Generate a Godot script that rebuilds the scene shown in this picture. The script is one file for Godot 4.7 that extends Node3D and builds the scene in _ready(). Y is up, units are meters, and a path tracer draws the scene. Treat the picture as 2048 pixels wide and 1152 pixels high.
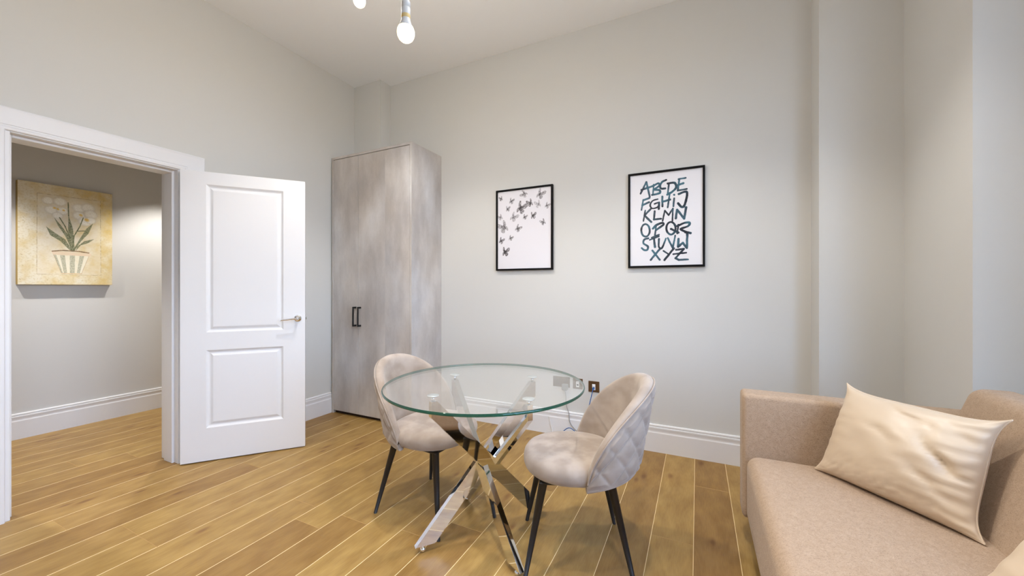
extends Node3D

const XA := -3.198      # room face of the wall with the door
const ZB := -3.01       # room face of the wall with the pictures
const HC := 3.27        # ceiling height
const XW := 1.45        # face of the window wall inside the bay
const XC := -4.87       # far wall of the hallway

var M := {}
var used := {}

# ------------------------------------------------------------------ helpers
func numbered(called: String) -> String:
	if not used.has(called):
		used[called] = 0
		return called
	used[called] += 1
	return "%s_%03d" % [called, used[called]]

func mat(c: Color, rough := 0.7, metal := 0.0, spec := 0.5) -> StandardMaterial3D:
	var m := StandardMaterial3D.new()
	m.albedo_color = c
	m.roughness = rough
	m.metallic = metal
	m.metallic_specular = spec
	return m

func c8(r: float, g: float, b: float, a := 1.0) -> Color:
	return Color(r / 255.0, g / 255.0, b / 255.0, a)

func mb(smooth := false) -> SurfaceTool:
	var st := SurfaceTool.new()
	st.begin(Mesh.PRIMITIVE_TRIANGLES)
	st.set_smooth_group(0 if smooth else -1)
	return st

func done(st: SurfaceTool, m: Material, into: ArrayMesh = null) -> ArrayMesh:
	st.generate_normals()
	st.set_material(m)
	return st.commit(into) if into else st.commit()

func obj(called: String, mesh: Mesh, parent: Node3D = null) -> MeshInstance3D:
	var o := MeshInstance3D.new()
	o.mesh = mesh
	o.cast_shadow = GeometryInstance3D.SHADOW_CASTING_SETTING_ON
	if parent:
		o.name = called
		parent.add_child(o, true)
	else:
		o.name = numbered(called)
		add_child(o)
	return o

func tag(o: Node, label: String, category: String, group := "") -> Node:
	o.set_meta("label", label)
	o.set_meta("category", category)
	if group:
		o.set_meta("group", group)
	return o

func thing(called: String, label: String, category: String, at := Vector3.ZERO, turn := 0.0, group := "") -> Node3D:
	var o := Node3D.new()
	o.name = numbered(called)
	add_child(o)
	o.position = at
	o.rotation.y = turn
	tag(o, label, category, group)
	return o

func struct(o: Node3D) -> Node3D:
	o.set_meta("kind", "structure")
	return o

func tri_out(st: SurfaceTool, a: Vector3, b: Vector3, c: Vector3, mid: Vector3) -> void:
	if (b - a).cross(c - a).dot((a + b + c) / 3.0 - mid) > 0.0:
		var t := b
		b = c
		c = t
	st.add_vertex(a)
	st.add_vertex(b)
	st.add_vertex(c)

func quad_out(st: SurfaceTool, a: Vector3, b: Vector3, c: Vector3, d: Vector3, mid: Vector3) -> void:
	tri_out(st, a, b, c, mid)
	tri_out(st, a, c, d, mid)

# chamfered box from corner lo to corner hi, placed by xf
func box(st: SurfaceTool, lo: Vector3, hi: Vector3, bev := 0.0, xf := Transform3D()) -> void:
	var mid := (lo + hi) / 2.0
	var h := (hi - lo) / 2.0
	bev = minf(bev, 0.49 * minf(h.x, minf(h.y, h.z)) * 2.0)
	var wm := xf * mid
	var P := func(s: Vector3, face: int) -> Vector3:
		var v := Vector3(s.x * (h.x - (0.0 if face == 0 else bev)), s.y * (h.y - (0.0 if face == 1 else bev)), s.z * (h.z - (0.0 if face == 2 else bev)))
		return xf * (mid + v)
	for axis in 3:
		var u := (axis + 1) % 3
		var w := (axis + 2) % 3
		for s in [-1.0, 1.0]:
			var q: Array[Vector3] = []
			for k: Array in [[-1.0, -1.0], [1.0, -1.0], [1.0, 1.0], [-1.0, 1.0]]:
				var e := Vector3.ZERO
				e[axis] = s
				e[u] = k[0]
				e[w] = k[1]
				q.append(P.call(e, axis))
			quad_out(st, q[0], q[1], q[2], q[3], wm)
	if bev <= 0.0:
		return
	for axis in 3:
		var u := (axis + 1) % 3
		var w := (axis + 2) % 3
		for su in [-1.0, 1.0]:
			for sw in [-1.0, 1.0]:
				var a := Vector3.ZERO
				a[u] = su
				a[w] = sw
				var b := a
				a[axis] = -1.0
				b[axis] = 1.0
				quad_out(st, P.call(a, u), P.call(b, u), P.call(b, w), P.call(a, w), wm)
	for sx in [-1.0, 1.0]:
		for sy in [-1.0, 1.0]:
			for sz in [-1.0, 1.0]:
				var s := Vector3(sx, sy, sz)
				tri_out(st, P.call(s, 0), P.call(s, 1), P.call(s, 2), wm)

func boxm(lo: Vector3, hi: Vector3, m: Material, bev := 0.0) -> ArrayMesh:
	var st := mb()
	box(st, lo, hi, bev)
	return done(st, m)

# grid of points (rows of equal length) as a smooth sheet; closed joins the last column with the first
func sheet(st: SurfaceTool, rows: Array, closed := false, uv := false) -> void:
	var nr := rows.size()
	var nc: int = rows[0].size()
	var last := nc if closed else nc - 1
	for i in nr - 1:
		for j in last:
			var k := (j + 1) % nc
			var ids := [[i, j], [i, k], [i + 1, k], [i, j], [i + 1, k], [i + 1, j]]
			for d: Array in ids:
				if uv:
					st.set_uv(Vector2(float(d[1]) / (nc - 1), float(d[0]) / (nr - 1)))
				st.add_vertex(rows[d[0]][d[1]])

func fan(st: SurfaceTool, ring: Array, flip := false) -> void:
	var c := Vector3.ZERO
	for p: Vector3 in ring:
		c += p
	c /= ring.size()
	for j in ring.size():
		var a: Vector3 = ring[j]
		var b: Vector3 = ring[(j + 1) % ring.size()]
		st.add_vertex(c)
		st.add_vertex(b if flip else a)
		st.add_vertex(a if flip else b)

# profile [[r, y], ...] from bottom to top turned round the y axis
func lathe(st: SurfaceTool, prof: Array, seg := 24, xf := Transform3D(), sq := 2.0) -> void:
	var rows := []
	for p: Array in prof:
		var row := []
		for j in seg:
			var a := TAU * j / seg
			var k := 1.0
			if sq != 2.0:
				k = pow(pow(absf(cos(a)), sq) + pow(absf(sin(a)), sq), -1.0 / sq)
			row.append(xf * Vector3(cos(a) * p[0] * k, p[1], sin(a) * p[0] * k))
		rows.append(row)
	sheet(st, rows, true)

func tube(st: SurfaceTool, pts: Array, r0: float, r1 := -1.0, seg := 10, caps := true) -> void:
	if r1 < 0.0:
		r1 = r0
	var rows := []
	var up := Vector3.UP
	for i in pts.size():
		var a: Vector3 = pts[maxi(i - 1, 0)]
		var b: Vector3 = pts[mini(i + 1, pts.size() - 1)]
		var d := (b - a).normalized()
		var x := up.cross(d)
		if x.length() < 0.05:
			x = Vector3.RIGHT.cross(d)
		x = x.normalized()
		var y := d.cross(x)
		up = y
		var r: float = lerpf(r0, r1, float(i) / maxf(pts.size() - 1.0, 1.0))
		var row := []
		for j in seg:
			var t := TAU * j / seg
			row.append(pts[i] + x * cos(t) * r + y * sin(t) * r)
		rows.append(row)
	sheet(st, rows, true)
	if caps:
		fan(st, rows[0])
		fan(st, rows[-1], true)

func curve(pts: Array, n := 40) -> Array:
	var out := []
	var m := pts.size()
	for i in n + 1:
		var t := float(i) / n * (m - 1)
		var k := mini(int(t), m - 2)
		var f := t - k
		var p0: Vector3 = pts[maxi(k - 1, 0)]
		var p3: Vector3 = pts[mini(k + 2, m - 1)]
		out.append(pts[k].cubic_interpolate(pts[k + 1], p0, p3, f))
	return out

# soft-edged box: cube grid pushed onto a rounded box, then bent by warp
func soft_box(st: SurfaceTool, lo: Vector3, hi: Vector3, r: float, warp = null, fine := 6) -> void:
	var mid := (lo + hi) / 2.0
	var h := (hi - lo) / 2.0
	var lines := []
	for a in 3:
		var l := []
		for k in 5:
			l.append(-h[a] + r * k / 4.0)
		for k in range(1, fine):
			l.append(lerpf(-h[a] + r, h[a] - r, float(k) / fine))
		for k in 5:
			l.append(h[a] - r + r * k / 4.0)
		lines.append(l)
	for axis in 3:
		var u := (axis + 1) % 3
		var w := (axis + 2) % 3
		for s in [-1.0, 1.0]:
			var rows := []
			for pu: float in lines[u]:
				var row := []
				for pw: float in lines[w]:
					var p := Vector3.ZERO
					p[axis] = s * h[axis]
					p[u] = pu
					p[w] = pw
					var q := p.clamp(-h + Vector3.ONE * r, h - Vector3.ONE * r)
					p = q + (p - q).normalized() * r + mid
					row.append(warp.call(p) if warp != null else p)
				if s < 0:
					row.reverse()
				rows.append(row)
			sheet(st, rows)

# skirting profile run along a wall from a to b (floor points on the wall face), n points into the room
func skirting(st: SurfaceTool, a: Vector3, b: Vector3, n: Vector3, hgt := 0.2) -> void:
	var prof := [[0.0, 0.0], [0.02, 0.0], [0.02, hgt - 0.062], [0.0195, hgt - 0.060], [0.017, hgt - 0.054], [0.0165, hgt - 0.046], [0.018, hgt - 0.036], [0.0195, hgt - 0.027], [0.0185, hgt - 0.020], [0.0135, hgt - 0.0185], [0.0135, hgt - 0.0145], [0.0155, hgt - 0.0135], [0.0155, hgt - 0.006], [0.012, hgt - 0.001], [0.009, hgt], [0.0, hgt]]
	var rows := []
	for p: Array in prof:
		rows.append([a + n * p[0] + Vector3.UP * p[1], b + n * p[0] + Vector3.UP * p[1]])
	sheet(st, rows)
	var ra := []
	var rb := []
	for r: Array in rows:
		ra.append(r[0])
		rb.append(r[1])
	fan(st, ra)
	fan(st, rb, true)

# ------------------------------------------------------------------ pictures made in code
func paint(im: Image, x: int, y: int, c: Color, a: float) -> void:
	if x < 0 or y < 0 or x >= im.get_width() or y >= im.get_height() or a <= 0.003:
		return
	im.set_pixel(x, y, im.get_pixel(x, y).lerp(c, minf(a, 1.0)))

func stroke(im: Image, pts: PackedVector2Array, w: float, c: Color, c2: Color, rough: FastNoiseLite, alpha := 1.0) -> void:
	for i in pts.size() - 1:
		var a := pts[i]
		var b := pts[i + 1]
		var lo := a.min(b) - Vector2.ONE * (w + 2.0)
		var hi := a.max(b) + Vector2.ONE * (w + 2.0)
		for y in range(int(lo.y), int(hi.y) + 1):
			for x in range(int(lo.x), int(hi.x) + 1):
				var p := Vector2(x, y)
				var d := p.distance_to(Geometry2D.get_closest_point_to_segment(p, a, b))
				var n := rough.get_noise_2d(x * 2.0, y * 2.0)
				var cov := clampf(w * (0.5 + 0.12 * n) - d + 0.5, 0.0, 1.0)
				if cov > 0.0:
					paint(im, x, y, c.lerp(c2, clampf(0.5 + 1.6 * rough.get_noise_2d(x * 0.5, y * 0.5), 0.0, 1.0)), cov * alpha)

func fill_poly(im: Image, poly: PackedVector2Array, c: Color, alpha: float, rough: FastNoiseLite, vary := 0.3) -> void:
	var lo := poly[0]
	var hi := poly[0]
	for p in poly:
		lo = lo.min(p)
		hi = hi.max(p)
	for y in range(int(lo.y), int(hi.y) + 1):
		for x in range(int(lo.x), int(hi.x) + 1):
			if Geometry2D.is_point_in_polygon(Vector2(x, y), poly):
				paint(im, x, y, c, alpha * (1.0 - vary + vary * 2.0 * rough.get_noise_2d(x * 1.5, y * 1.5)))

func blob(im: Image, at: Vector2, rx: float, ry: float, turn: float, c: Color, alpha: float, rough: FastNoiseLite, edge := 0.25) -> void:
	var m := maxf(rx, ry) * 1.2
	for y in range(int(at.y - m), int(at.y + m) + 1):
		for x in range(int(at.x - m), int(at.x + m) + 1):
			var p := (Vector2(x, y) - at).rotated(-turn)
			var d := Vector2(p.x / rx, p.y / ry).length() + 0.12 * rough.get_noise_2d(x * 1.3, y * 1.3)
			if d < 1.0:
				paint(im, x, y, c, alpha * clampf((1.0 - d) / edge, 0.0, 1.0) * (0.75 + 0.6 * rough.get_noise_2d(x * 2.2 + 90.0, y * 2.2)))

func pts_of(a: Array, w: int, h: int) -> PackedVector2Array:
	var out := PackedVector2Array()
	for i in range(0, a.size(), 2):
		out.append(Vector2(a[i] * w / 1000.0, a[i + 1] * h / 1000.0))
	return out

func noise(freq: float, s: int, oct := 3) -> FastNoiseLite:
	var n := FastNoiseLite.new()
	n.seed = s
	n.frequency = freq
	n.fractal_octaves = oct
	return n

func tex(im: Image) -> ImageTexture:
	return ImageTexture.create_from_image(im)

func alphabet_print() -> ImageTexture:
	var w := 620
	var h := 860
	var im := Image.create(w, h, false, Image.FORMAT_RGB8)
	im.fill(c8(224, 223, 227))
	var n := noise(0.009, 11)
	var LET := [[153,206,236,86,284,248],[167,165,325,137],[341,122,329,232],[325,140,402,114,419,139,353,175,420,188,423,220,319,231],[513,87,457,104,430,145,445,173,501,177],[552,127,533,244],[535,126,626,128,648,177,600,216,530,244],[682,93,773,89],[692,96,670,213,789,205],[672,155,742,142],[193,275,167,385],[191,282,280,261],[180,334,274,307],[397,283,327,295,290,338,319,378,398,366,415,322,352,331],[415,322,413,389],[460,260,462,365],[561,240,535,380],[461,316,566,300],[622,290,612,374],[621,252,624,256],[684,249,792,238,764,365,722,389,675,347],[220,395,194,507],[303,378,210,447,305,524],[353,410,344,499,443,496],[464,521,495,413,548,465,605,396,598,528],[644,504,662,412,755,514,781,396],[223,542,249,550,270,570,282,598,283,628,272,655,251,673,225,678,198,670,177,651,165,623,165,592,176,566,197,548,223,542],[374,568,358,667],[328,597,380,560,457,542,472,564,374,614],[312,694,413,667],[577,538,604,546,626,566,638,593,639,622,627,648,606,665,579,671,552,663,530,644,518,617,517,587,529,561,550,544,577,538],[581,612,680,655],[679,572,663,664],[662,587,760,557,826,560,806,594,708,623,839,669],[263,699,207,711,196,752,257,786,251,822,209,825,170,802],[284,717,413,684],[343,706,359,797],[414,711,412,795,455,809,509,712],[535,707,603,816,636,685],[681,723,673,805,738,765,790,821,797,674],[769,658,843,666],[321,832,424,935],[423,822,299,933],[476,842,536,873],[617,819,492,939],[649,836,753,829,640,923,685,943,805,941],[611,880,782,870]]
	var k := 0
	for l: Array in LET:
		var line := pts_of(l, w, h)
		if k in [3, 4, 6, 13, 20, 26, 28, 30, 33, 34, 37]:
			var bent := PackedVector2Array()
			for m in (line.size() - 1) * 6 + 1:
				var q := mini(m / 6, line.size() - 2)
				bent.append(line[q].cubic_interpolate(line[q + 1], line[maxi(q - 1, 0)], line[mini(q + 2, line.size() - 1)], m / 6.0 - q))
			line = bent
		stroke(im, line, 17.0 + 3.0 * sin(k * 2.3), c8(28, 36, 48), c8(60, 98, 114), n, 0.95)
		k += 1
	return tex(im)

func butterfly_print() -> ImageTexture:
	var w := 620
	var h := 860
	var im := Image.create(w, h, false, Image.FORMAT_RGB8)
	im.fill(c8(224, 222, 227))
	var n := noise(0.03, 5)
	var BUT := [[70, 87, 64, 60, -20], [260, 133, 80, 60, 20], [510, 56, 100, 50, -60], [793, 82, 126, 55, 30], [438, 229, 161, 75, 25], [624, 179, 97, 80, -25], [769, 204, 97, 30, -20], [918, 231, 77, 50, 30], [191, 229, 74, 60, 5], [60, 327, 80, 40, -30], [302, 338, 121, 40, 35], [515, 350, 67, 70, 20], [665, 342, 90, 85, 5], [858, 430, 80, 60, -30], [126, 456, 161, 50, -30], [384, 485, 97, 60, 35], [248, 604, 71, 60, 25], [63, 631, 88, 75, 25], [140, 779, 121, 95, 10]]
	for b: Array in BUT:
		var at := Vector2(b[0] * w / 1000.0, b[1] * h / 1000.0)
		var s: float = b[2] * w / 1000.0 * 0.72
		var ink: float = b[3] / 100.0
		var a := deg_to_rad(b[4])
		for side in [-1.0, 1.0]:
			var wing := 1.0 if side * float(b[4]) >= 0.0 else 0.55
			for shape: Array in [[0.0, -0.08, 0.30, -0.62, 0.62, -0.98, 0.92, -0.95, 0.98, -0.62, 0.80, -0.18, 0.45, 0.05, 0.0, 0.08], [0.0, 0.02, 0.42, 0.04, 0.74, 0.14, 0.80, 0.42, 0.62, 0.74, 0.38, 0.82, 0.16, 0.56, 0.0, 0.22]]:
				var poly := PackedVector2Array()
				var core := PackedVector2Array()
				for m in range(0, shape.size(), 2):
					var p := Vector2(side * shape[m] * s * wing, shape[m + 1] * s)
					poly.append(at + p.rotated(a))
					core.append(at + (p * 0.5).rotated(a))
				fill_poly(im, poly, c8(78, 72, 74), 1.05 * ink, n, 0.35)
				fill_poly(im, core, c8(38, 34, 36), 0.85 * ink, n, 0.35)
				stroke(im, poly, 1.7, c8(50, 45, 47), c8(110, 104, 106), n, ink * 0.6)
		stroke(im, PackedVector2Array([at + Vector2(0, -0.3 * s).rotated(a), at + Vector2(0, 0.36 * s).rotated(a)]), maxf(2.5, s * 0.13), c8(28, 24, 26), c8(60, 54, 56), n, ink)
	return tex(im)

func flower_print() -> ImageTexture:
	var w := 480
	var h := 720
	var im := Image.create(w, h, false, Image.FORMAT_RGB8)
	var big := noise(0.008, 3, 4)
	var fine := noise(0.06, 4, 4)
	for y in h:
		for x in w:
			var warm := clampf(0.05 + 0.65 * float(x) / w + 0.8 * big.get_noise_2d(x, y), 0.0, 1.0)
			var c := c8(228, 220, 200).lerp(c8(212, 186, 124), warm)
			c = c.lerp(c8(204, 188, 146), clampf(fine.get_noise_2d(x, y) * 0.9, 0.0, 0.6))
			im.set_pixel(x, y, c)
	fill_poly(im, pts_of([182, 100, 857, 94, 864, 898, 179, 898], w, h), c8(226, 216, 196), 0.75, big, 0.4)
	for side: Array in [[182, 100, 857, 94], [857, 94, 864, 898], [864, 898, 179, 898], [179, 898, 182, 100]]:
		stroke(im, pts_of(side, w, h), 2.6, c8(150, 128, 92), c8(214, 200, 168), fine, 0.75)
	var r := RandomNumberGenerator.new()
	r.seed = 9
	for k in 70:
		var p := Vector2(r.randf() * w, r.randf() * h)
		if p.x > 0.17 * w and p.x < 0.87 * w and p.y > 0.09 * h and p.y < 0.91 * h:
			continue
		blob(im, p, r.randf_range(2, 9), r.randf_range(1.5, 4), r.randf() * 3.0, c8(164, 142, 92), 0.6, fine, 0.5)
	for f: Array in [[289, 158, 30], [410, 155, 34], [322, 250, 32], [437, 248, 30], [387, 300, 26], [615, 200, 34], [717, 185, 36], [616, 277, 34], [744, 250, 36], [681, 330, 36], [745, 314, 28]]:
		var at := Vector2(f[0] * w / 1000.0, f[1] * h / 1000.0)
		blob(im, at, f[2] * 1.2, f[2] * 1.1, 0.3, c8(206, 196, 178), 0.8, fine, 0.2)
		blob(im, at, f[2] * 1.08, f[2], 0.3, c8(246, 242, 230), 1.0, fine, 0.4)
	for f: Array in [[354, 227, 9], [635, 269, 11], [700, 312, 15], [450, 240, 8], [390, 235, 8]]:
		blob(im, Vector2(f[0] * w / 1000.0, f[1] * h / 1000.0), f[2] * 1.2, f[2], 0.5, c8(226, 178, 70), 1.0, fine, 0.6)
	for l: Array in [[270,421,350,472,466,536,537,641,518,648,415,557,312,505], [499,278,548,420,570,651,525,647,497,448], [773,342,721,454,620,562,563,652,544,646,619,525,695,406], [785,510,722,555,633,586,576,651,595,600,671,540], [351,323,439,417,504,496,531,641,515,605,465,499,388,397]]:
		fill_poly(im, pts_of(l, w, h), c8(104, 110, 82), 0.95, fine, 0.25)
	for l: Array in [[406,317,464,402,517,520], [661,295,624,388,561,492,544,616], [497,156,501,290], [600, 440, 680, 430]]:
		stroke(im, pts_of(l, w, h), 6.0, c8(96, 100, 76), c8(130, 132, 100), fine, 0.95)
	fill_poly(im, pts_of([346,699,724,697,643,881,425,882], w, h), c8(232, 226, 206), 1.0, fine, 0.15)
	for l: Array in [[410,698,461,698,485,880,451,881], [513,697,570,697,566,880,515,881], [621,697,672,697,623,879,591,879], [346, 699, 372, 699, 440, 880, 425, 882]]:
		fill_poly(im, pts_of(l, w, h), c8(160, 160, 138), 0.9, fine, 0.3)
	fill_poly(im, pts_of([320,662,755,669,743,698,340,699], w, h), c8(226, 204, 178), 1.0, fine, 0.2)
	stroke(im, pts_of([333,664,442,650,621,652,723,662], w, h), 8.0, c8(112, 88, 66), c8(150, 122, 92), fine, 0.9)
	stroke(im, pts_of([425, 884, 645, 884], w, h), 4.0, c8(190, 150, 110), c8(210, 180, 140), fine, 0.8)
	stroke(im, pts_of([346,699,425,882], w, h), 3.0, c8(170, 146, 116), c8(190, 170, 140), fine, 0.8)
	stroke(im, pts_of([724,697,643,881], w, h), 3.0, c8(180, 156, 126), c8(200, 180, 150), fine, 0.8)
	return tex(im)

func oak_texture(s: int) -> ImageTexture:
	var w := 160
	var h := 1600
	var im := Image.create(w, h, false, Image.FORMAT_RGB8)
	var low := noise(1.0, s, 2)
	var fib := noise(1.0, s + 50, 3)
	var blot := noise(1.0, s + 90, 3)
	var r := RandomNumberGenerator.new()
	r.seed = s
	var knots := []
	for k in 1 + s % 2:
		knots.append(Vector3(r.randf_range(0.15, 0.85), r.randf_range(0.04, 0.96), r.randf_range(0.4, 1.0)))
	var ring := r.randf_range(4.0, 7.0)
	var mid := r.randf_range(0.3, 0.7)
	for y in h:
		var v := float(y) / h
		for x in w:
			var u := float(x) / w
			var bend := low.get_noise_2d(u * 1.4, v * 5.0)
			var g := 0.5 + 0.5 * sin((absf(u - mid + 0.35 * bend) * ring + v * 1.5 + 1.2 * low.get_noise_2d(u * 0.6 + 9.0, v * 2.0)) * TAU)
			var f := fib.get_noise_2d(u * 42.0, v * 26.0)
			var b := blot.get_noise_2d(u * 2.2, v * 9.0)
			var t := clampf(0.36 + 0.07 * (g - 0.5) + 0.22 * f + 0.38 * b, 0.0, 1.0)
			var c := c8(182, 149, 89).lerp(c8(138, 103, 52), t)
			for q: Vector3 in knots:
				var d := Vector2((u - q.x) * 1.0, (v - q.y) * 5.0)
				var e := d.length() / (0.075 * q.z)
				if e < 5.0:
					c = c.lerp(c8(112, 76, 40), clampf(0.75 * exp(-e * e * 0.6), 0.0, 1.0))
					var tail := absf(d.x + 0.05 * bend) / (0.05 * q.z)
					c = c.lerp(c8(150, 108, 58), 0.42 * exp(-tail * tail) * exp(-e * 0.55))
			im.set_pixel(x, y, c)
	return tex(im)

func cement_texture() -> ImageTexture:
	var s := 640
	var im := Image.create(s, s, false, Image.FORMAT_RGB8)
	var a := noise(0.006, 21, 5)
	var b := noise(0.02, 22, 4)
	var c := noise(0.1, 23, 2)
	for y in s:
		for x in s:
			var t := 0.5 + 0.85 * a.get_noise_2d(x * 1.6, y * 0.8) + 0.22 * b.get_noise_2d(x * 2.4, y * 0.5) + 0.08 * c.get_noise_2d(x * 2.0, y)
			var warm := clampf(0.5 + 1.3 * a.get_noise_2d(x * 0.8 + 700.0, y * 0.5), 0.0, 1.0)
			var lo := c8(172, 168, 167).lerp(c8(176, 167, 159), warm)
			var hi := c8(206, 204, 204).lerp(c8(209, 202, 195), warm)
			im.set_pixel(x, y, lo.lerp(hi, clampf(t, 0.0, 1.0)))
	return tex(im)

func weave_texture(c0: Color, c1: Color, fleck: Color, s: int) -> ImageTexture:
	var n := 512
	var im := Image.create(n, n, false, Image.FORMAT_RGB8)
	var r := RandomNumberGenerator.new()
	r.seed = s
	var a := noise(0.02, s, 3)
	for y in n:
		for x in n:
			var t := clampf(0.5 + 0.2 * a.get_noise_2d(x, y) + r.randf_range(-0.5, 0.5), 0.0, 1.0)
			im.set_pixel(x, y, c0.lerp(c1, t))
	for k in 4200:
		var x := r.randi() % n
		var y := r.randi() % n
		for j in r.randi_range(2, 7):
			im.set_pixel((x + j) % n, y, im.get_pixel((x + j) % n, y).lerp(fleck, 0.65))
	return tex(im)

func nap_texture(c0: Color, c1: Color, s: int) -> ImageTexture:
	var n := 512
	var im := Image.create(n, n, false, Image.FORMAT_RGB8)
	var grey := noise(0.007, s, 4).get_seamless_image(n, n)
	for y in n:
		for x in n:
			im.set_pixel(x, y, c0.lerp(c1, smoothstep(0.12, 0.88, grey.get_pixel(x, y).r)))
	return tex(im)

func bump(freq: float, s: int, strength: float) -> NoiseTexture2D:
	var t := NoiseTexture2D.new()
	t.width = 256
	t.height = 256
	t.seamless = true
	t.as_normal_map = true
	t.bump_strength = strength
	t.noise = noise(freq, s, 3)
	return t

func triplanar(m: StandardMaterial3D, scale: Vector3, world := false) -> void:
	m.uv1_triplanar = true
	m.uv1_world_triplanar = world
	m.uv1_scale = scale

func materials() -> void:
	M.wall = mat(c8(207, 206, 202), 0.9, 0.0, 0.3)
	M.hall = mat(c8(206, 205, 203), 0.9, 0.0, 0.3)
	M.ceiling = mat(c8(238, 239, 240), 0.95, 0.0, 0.25)
	M.white = mat(c8(224, 224, 226), 0.45, 0.0, 0.5)
	M.slab = mat(c8(110, 100, 90), 0.9)
	M.chrome = mat(c8(236, 238, 242), 0.04, 1.0)
	M.black = mat(c8(22, 20, 22), 0.42)
	M.blackwood = mat(c8(9, 8, 10), 0.6, 0.0, 0.25)
	M.handle = mat(c8(20, 20, 22), 0.5)
	M.shadow_gap = mat(c8(62, 46, 40), 0.9)
	M.bronze = mat(c8(112, 86, 60), 0.38, 0.7)
	M.plastic = mat(c8(240, 240, 240), 0.35)
	M.holder = mat(c8(196, 196, 195), 0.45)
	M.plug = mat(c8(120, 118, 116), 0.5)
	M.bluecable = mat(c8(40, 92, 156), 0.45)
	M.greycable = mat(c8(140, 138, 136), 0.5)
	M.cord = mat(c8(196, 170, 112), 0.6)
	M.tagwhite = mat(c8(236, 238, 234), 0.6)
	M.taggreen = mat(c8(20, 140, 70), 0.6)
	M.paperedge = mat(c8(240, 238, 240), 0.8)
	M.canvas_edge = mat(c8(176, 150, 88), 0.85)
	M.weave_back = mat(c8(60, 58, 56), 0.9)
	var pane := StandardMaterial3D.new()
	pane.albedo_color = Color(0.93, 0.97, 0.95, 0.05)
	pane.roughness = 0.02
	pane.transparency = BaseMaterial3D.TRANSPARENCY_ALPHA
	M.pane = pane
	var tglass := StandardMaterial3D.new()
	tglass.albedo_color = Color(0.93, 0.985, 0.97, 0.03)
	tglass.roughness = 0.015
	tglass.transparency = BaseMaterial3D.TRANSPARENCY_ALPHA
	M.tglass = tglass
	var edge := StandardMaterial3D.new()
	edge.albedo_color = Color(0.16, 0.46, 0.39, 0.15)
	edge.roughness = 0.03
	edge.refraction_enabled = true
	edge.refraction_scale = 0.05
	M.edge = edge
	var acr := StandardMaterial3D.new()
	acr.albedo_color = Color(0.96, 0.98, 0.98, 0.15)
	acr.roughness = 0.08
	acr.transparency = BaseMaterial3D.TRANSPARENCY_ALPHA
	M.acrylic = acr
	M.padmetal = mat(c8(214, 222, 224), 0.25, 0.7)
	M.oak = []
	for v in 5:
		var t := oak_texture(31 + v * 7)
		for tone: Color in [Color(0.92, 0.91, 0.90), Color(0.86, 0.83, 0.80), Color(0.95, 0.95, 0.94)]:
			var m := mat(tone, 0.42, 0.0, 0.42)
			m.albedo_texture = t
			M.oak.append(m)
	M.oak_edge = mat(c8(236, 214, 168), 0.55)
	M.oak_end = mat(c8(176, 140, 88), 0.6)
	M.cement = mat(Color.WHITE, 0.6, 0.0, 0.4)
	M.cement.albedo_texture = cement_texture()
	triplanar(M.cement, Vector3(0.4, 0.4, 0.4), true)
	M.velvet = mat(Color.WHITE, 0.85, 0.0, 0.2)
	M.velvet.albedo_texture = nap_texture(c8(148, 133, 120), c8(173, 159, 147), 41)
	M.velvet.rim_enabled = true
	M.velvet.rim = 0.8
	M.velvet.rim_tint = 0.6
	triplanar(M.velvet, Vector3(2.0, 2.0, 2.0))
	M.sofa = mat(Color.WHITE, 0.95, 0.0, 0.15)
	M.sofa.albedo_texture = weave_texture(c8(156, 132, 109), c8(190, 167, 144), c8(108, 88, 72), 77)
	M.sofa.normal_enabled = true
	M.sofa.normal_texture = bump(0.25, 8, 5.0)
	M.sofa.normal_scale = 0.12
	M.sofa.rim_enabled = true
	M.sofa.rim = 0.3
	triplanar(M.sofa, Vector3(3.0, 3.0, 3.0))
	M.satin = mat(c8(203, 183, 158), 0.38, 0.0, 0.5)
	M.satin.rim_enabled = true
	M.satin.rim = 0.4

# ------------------------------------------------------------------ lamps
func downlight(at: Vector3, label: String, group: String, energy: float, angle: float) -> void:
	var t := thing("downlight", label, "downlight", at, 0.0, group)
	var st := mb(true)
	lathe(st, [[0.032, 0.0], [0.033, -0.004], [0.040, -0.006], [0.043, -0.003], [0.044, 0.0]], 28)
	obj("trim_ring", done(st, M.white), t)
	st = mb(true)
	lathe(st, [[0.001, -0.0015], [0.020, -0.0015], [0.032, -0.0005]], 24)
	var g := mat(c8(255, 236, 206), 0.5)
	g.emission_enabled = true
	g.emission = c8(255, 226, 186)
	g.emission_energy_multiplier = 4.0
	obj("lens", done(st, g), t)
	var l := SpotLight3D.new()
	l.name = "beam"
	t.add_child(l)
	l.position = Vector3(0, -0.012, 0)
	l.rotation_degrees.x = -90
	l.light_color = c8(255, 250, 243)
	l.light_energy = energy
	l.light_size = 0.03
	l.spot_range = 12.0
	l.spot_attenuation = 2.0
	l.spot_angle = angle
	l.spot_angle_attenuation = 0.5
	l.shadow_enabled = true

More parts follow.
